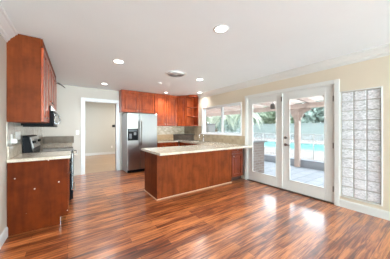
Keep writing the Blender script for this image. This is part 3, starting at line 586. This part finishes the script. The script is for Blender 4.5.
# ------------------------------------------------------------------ outside
X0 = XR + 0.14; ZP = -0.05; XL = 6.62; ZD = 0.20
b = MB(); b.box(X0 - 0.14, XL, -6, 14, -0.25, ZP); b.box(XR + 0.06, X0, DY0, DY1, ZP, -0.001); struct(b.build('floor_patio', M_pav))
b = MB(); b.box(XL, XL + 0.24, -6, 14, -0.25, ZD + 0.01, 0.01); struct(b.build('trim_patio_ledge', M_ledge))
px0, px1, py0, py1 = 9.6, 14.5, -2.5, 10.5
b = MB(); b.box(XL + 0.24, px0, -8, 20, -0.3, ZD); b.box(px1, 18.6, -8, 20, -0.3, ZD); b.box(px0, px1, -8, py0, -0.3, ZD); b.box(px0, px1, py1, 20, -0.3, ZD); struct(b.build('floor_pool_deck', M_deck))
b = MB(); b.box(18.6, 60, -40, 60, -0.3, 0.15); b.box(-40, 18.6, 20, 60, -0.3, 0.1); b.box(3.85, 18.6, -40, -8, -0.3, 0.1); b.box(3.7, XL, 14, 20, -0.3, ZP); struct(b.build('ground', M_earth))
t = thing('swimming_pool', 'turquoise swimming pool behind the mesh fence beyond the patio', 'pool')
b = MB(); b.box(px0 + 0.01, px1 - 0.01, py0 + 0.01, py1 - 0.01, -0.2, ZD - 0.06); b.build('water', M_water, t)
b = MB()
for a in ((px0 - 0.3, px0 + 0.02, py0 - 0.3, py1 + 0.3), (px1 - 0.02, px1 + 0.3, py0 - 0.3, py1 + 0.3), (px0 + 0.02, px1 - 0.02, py0 - 0.3, py0 + 0.02), (px0 + 0.02, px1 - 0.02, py1 - 0.02, py1 + 0.3)): b.box(*a, ZD + 0.001, ZD + 0.03, 0.008)
b.build('coping', M_wwhite, t)
b = MB(); b.box(18.6, 18.85, -14, 26, 0.1, 1.72); b.box(18.57, 18.88, -14, 26, 1.721, 1.80, 0.01); struct(b.build('wall_garden', M_gwall))
# mesh pool fence
t = thing('pool_fence', 'pale mesh pool fence with thin posts standing beyond the patio ledge', 'fence', (7.05, 0, ZD))
yy = [-1.2 + 1.0 * i for i in range(13)]
for y in yy: b = MB(); b.cyl((0, y, 0.45), 0.016, 0.90, 'z', 10); b.build('post', M_vent, t)
b = MB(); b.tube([(0, yy[0], 0.885), (0, yy[-1], 0.885)], 0.010, 8); b.build('top_rail', M_vent, t)
b = MB(); b.box(-0.002, 0.002, yy[0], yy[-1], 0.03, 0.87); b.build('mesh_panel', M_screen, t)
# patio cover
t = thing('patio_cover', 'pink timber patio cover with rafters, beam and bracketed posts outside the doors', 'patio cover')
xb = 6.58
b = MB(); b.box(xb - 0.07, xb + 0.07, -2.4, 11.0, 1.97, 2.14, 0.006); b.build('beam', M_pink, t)
def zr(x): return 2.36 + (2.14 - 2.36) * (x - X0) / (xb - X0)
for i in range(19):
    y = -2.0 + 0.68 * i; b = MB(); b.prism([(X0 + 0.005, zr(X0)), (xb + 0.45, zr(xb + 0.45)), (xb + 0.45, zr(xb + 0.45) + 0.10), (xb + 0.40, zr(xb + 0.4) + 0.13), (X0 + 0.005, zr(X0) + 0.13)], y - 0.035, y + 0.035, 'y'); b.build('rafter', M_pink, t)
b = MB(); x = X0 + 0.02
while x < xb + 0.40:
    b.prism([(x, zr(x) + 0.131), (x + 0.07, zr(x + 0.07) + 0.131), (x + 0.07, zr(x + 0.07) + 0.169), (x, zr(x) + 0.169)], -2.4, 11.0, 'y'); x += 0.155
b.build('roof_slats', M_pinkroof, t)
for y in (-1.5, 3.12, 10.6):
    b = MB(); b.box(xb - 0.075, xb + 0.075, y - 0.075, y + 0.075, ZP, 1.969, 0.006); p = b.build('post', M_pink, t)
    for s in (-1, 1):
        b = MB(); pr = [(y + s * 0.076, 1.966)] + [(y + s * (0.076 + 0.36), 1.966), (y + s * (0.076 + 0.34), 1.90), (y + s * 0.28, 1.86), (y + s * 0.20, 1.80), (y + s * 0.17, 1.72), (y + s * 0.12, 1.66), (y + s * 0.12, 1.60), (y + s * 0.076, 1.56)]
        b.prism(pr, xb - 0.045, xb + 0.045, 'x'); b.build('bracket', M_pink, p)
# pendant lamp
t = thing('pendant_lantern', 'dark dome lantern hanging under the patio cover outside left door', 'lantern', (5.2, 3.21, 1.90))
b = MB(); b.lathe([(0.066, 0.0), (0.066, 0.10), (0.055, 0.145), (0.03, 0.17), (0.0, 0.175), (0.0, 0.16), (0.05, 0.13), (0.06, 0.10), (0.06, 0.0), (0.066, 0.0)]); b.build('dome', M_bronze, t, smooth=True)
b = MB(); b.tube([(0, 0, 0.17), (0, 0, zr(5.2) + 0.13 - 1.90)], 0.006, 8); b.build('hanging_rod', M_nickel, t)
b = MB(); b.lathe([(0, 0.01), (0.03, 0.03), (0.03, 0.08), (0, 0.12)]); b.build('bulb', M_whitepl, t, smooth=True)
# brick half wall
t = thing('brick_counter', 'pale brown brick half wall with grey slab cap outside the left door', 'brick counter')
b = MB(); b.box(4.05, 4.84, 3.26, 4.5, ZP, 0.885); b.build('brick_body', M_brick, t)
b = MB(); b.box(4.0, 4.90, 3.21, 4.55, 0.886, 0.935, 0.008); b.build('slab_cap', M_cap, t)
# utility cabinet seen through the window
t = thing('utility_cabinet', 'white outdoor cabinet standing on the patio, seen through the kitchen window', 'cabinet', (5.05, 6.2, ZP))
b = MB(); b.box(0, 0.42, 0, 0.55, 0, 1.52, 0.01); b.build('cabinet_body', M_wwhite, t)
b = MB(); b.box(0.03, 0.39, -0.014, -0.001, 0.08, 1.46, 0.004); d = b.build('door', M_wwhite, t)
b = MB(); b.box(0.34, 0.36, -0.03, -0.0145, 0.85, 0.98, 0.003); b.build('handle', M_greypl, d)
b = MB(); b.box(-0.03, 0.45, -0.03, 0.58, 1.521, 1.56, 0.006); b.build('lid', M_greypl, t)
# strap-leaf plants
def strap_plant(x, y, z, h, n, label, spread=0.9, ln=1.2):
    t = thing('strap_leaf_plant', label, 'plant', (x, y, z), 0, 'strap leaf plants beyond the patio')
    b = MB(); b.tube([(0, 0, 0), (0.04, 0.02, h * 0.4), (0, 0.05, h)], [0.11, 0.08, 0.07], 10); b.build('stem', M_bark, t)
    bm = bmesh.new()
    for i in range(n):
        a = random.uniform(0, 2 * math.pi); el = random.uniform(-0.1, 1.2); l = ln * random.uniform(0.7, 1.15); wd = random.uniform(0.03, 0.05)
        p = Vector((0, 0.05, h + random.uniform(-0.35, 0.05))); d = Vector((math.cos(a) * math.cos(el), math.sin(a) * math.cos(el), math.sin(el))); side = Vector((-math.sin(a), math.cos(a), 0))
        prev = None; K = 8
        for k in range(K + 1):
            f = k / K; ww = wd * (0.6 + 1.6 * f if f < 0.3 else 1.1 * (1 - f) / 0.7 + 0.02)
            A = bm.verts.new(p - side * ww); B = bm.verts.new(p + side * ww + Vector((0, 0, 0.004)))
            if prev: bm.faces.new([prev[0], prev[1], B, A])
            prev = (A, B); p = p + d * (l / K); d = (d + Vector((0, 0, -0.26))).normalized()
    q = MB(); q.bm.free(); q.bm = bm; q.build('leaves', M_leafP, t); return t
strap_plant(8.3, 6.7, ZD, 2.15, 170, 'tall drooping strap leaf plant seen through left glass door', ln=1.5)
strap_plant(8.0, 8.3, ZD, 2.0, 170, 'drooping strap leaf plant seen at right end of the kitchen window', ln=1.4)
strap_plant(7.9, 9.9, ZD, 2.0, 170, 'drooping strap leaf plant seen in the middle of the kitchen window', ln=1.4)
strap_plant(7.7, 11.6, ZD, 1.9, 170, 'drooping strap leaf plant seen at left end of the kitchen window', ln=1.4)
# trees behind the garden wall
def tree(x, y, h, r, m, label, n=1500, ls=0.22):
    t = thing('garden_tree', label, 'tree', (x, y, 0.1), 0, 'trees behind the garden wall')
    b = MB(); b.tube([(0, 0, 0), (0.1, 0.05, h * 0.3), (0, 0.1, h * 0.6), (0.05, 0, h * 0.85)], [0.2, 0.15, 0.10, 0.04], 10)
    for k in range(5):
        a = k * 1.26; b.tube([(0.03, 0.08, h * (0.4 + 0.05 * k)), (math.cos(a) * r * 0.35, math.sin(a) * r * 0.35, h * (0.55 + 0.04 * k)), (math.cos(a) * r * 0.65, math.sin(a) * r * 0.65, h * (0.65 + 0.05 * k))], [0.07, 0.05, 0.02], 6)
    b.build('trunk', M_bark, t)
    bm = bmesh.new(); blobs = [(Vector((random.uniform(-.55, .55) * r, random.uniform(-.6, .6) * r, h * random.uniform(0.30, 0.90))), r * random.uniform(0.35, 0.55)) for _ in range(16)]
    for i in range(n):
        c, rr = random.choice(blobs); u = Vector((random.gauss(0, 1), random.gauss(0, 1), random.gauss(0, 1))).normalized() * rr * random.uniform(0.55, 1.0)
        p = c + u; ax = (u.normalized() + Vector((random.uniform(-.7, .7), random.uniform(-.7, .7), random.uniform(-.4, .9)))).normalized()
        s1 = ax.orthogonal().normalized(); s2 = ax.cross(s1); th = random.uniform(0, 6.28); s1, s2 = s1 * math.cos(th) + s2 * math.sin(th), s2 * math.cos(th) - s1 * math.sin(th); s = ls * random.uniform(0.6, 1.3)
        bm.faces.new([bm.verts.new(p - s1 * s), bm.verts.new(p - s2 * s * 0.45), bm.verts.new(p + s1 * s), bm.verts.new(p + s2 * s * 0.45)])
    q = MB(); q.bm.free(); q.bm = bm; q.build('foliage', m, t); return t
for i, (x, y, h, r, m, lab) in enumerate([
    (20.8, 3.2, 5.0, 2.3, M_leafG, 'bushy green tree behind garden wall, right edge of the right door glass'),
    (21.4, 6.0, 5.4, 2.3, M_leafB, 'blue green tree behind garden wall beside the patio post'),
    (20.9, 8.8, 5.2, 2.3, M_leafB, 'blue green tree behind garden wall, middle of the left door glass'),
    (21.0, 11.8, 5.6, 2.4, M_leafG, 'green tree behind garden wall and the tall strap leaf plant'),
    (20.8, 15.0, 5.4, 2.5, M_leafB, 'blue green tree behind garden wall, right side of kitchen window'),
    (21.2, 18.5, 5.6, 2.6, M_leafG, 'green tree behind garden wall, left side of kitchen window'),
    (20.9, 0.2, 5.2, 2.3, M_leafB, 'blue green tree behind garden wall, hidden behind the glass blocks'),
    (13.0, 14.6, 4.6, 2.6, M_leafB, 'dense blue green tree right behind the strap leaf plants in the kitchen window')]): tree(x, y, h, r, m, lab, n=4200, ls=0.24)
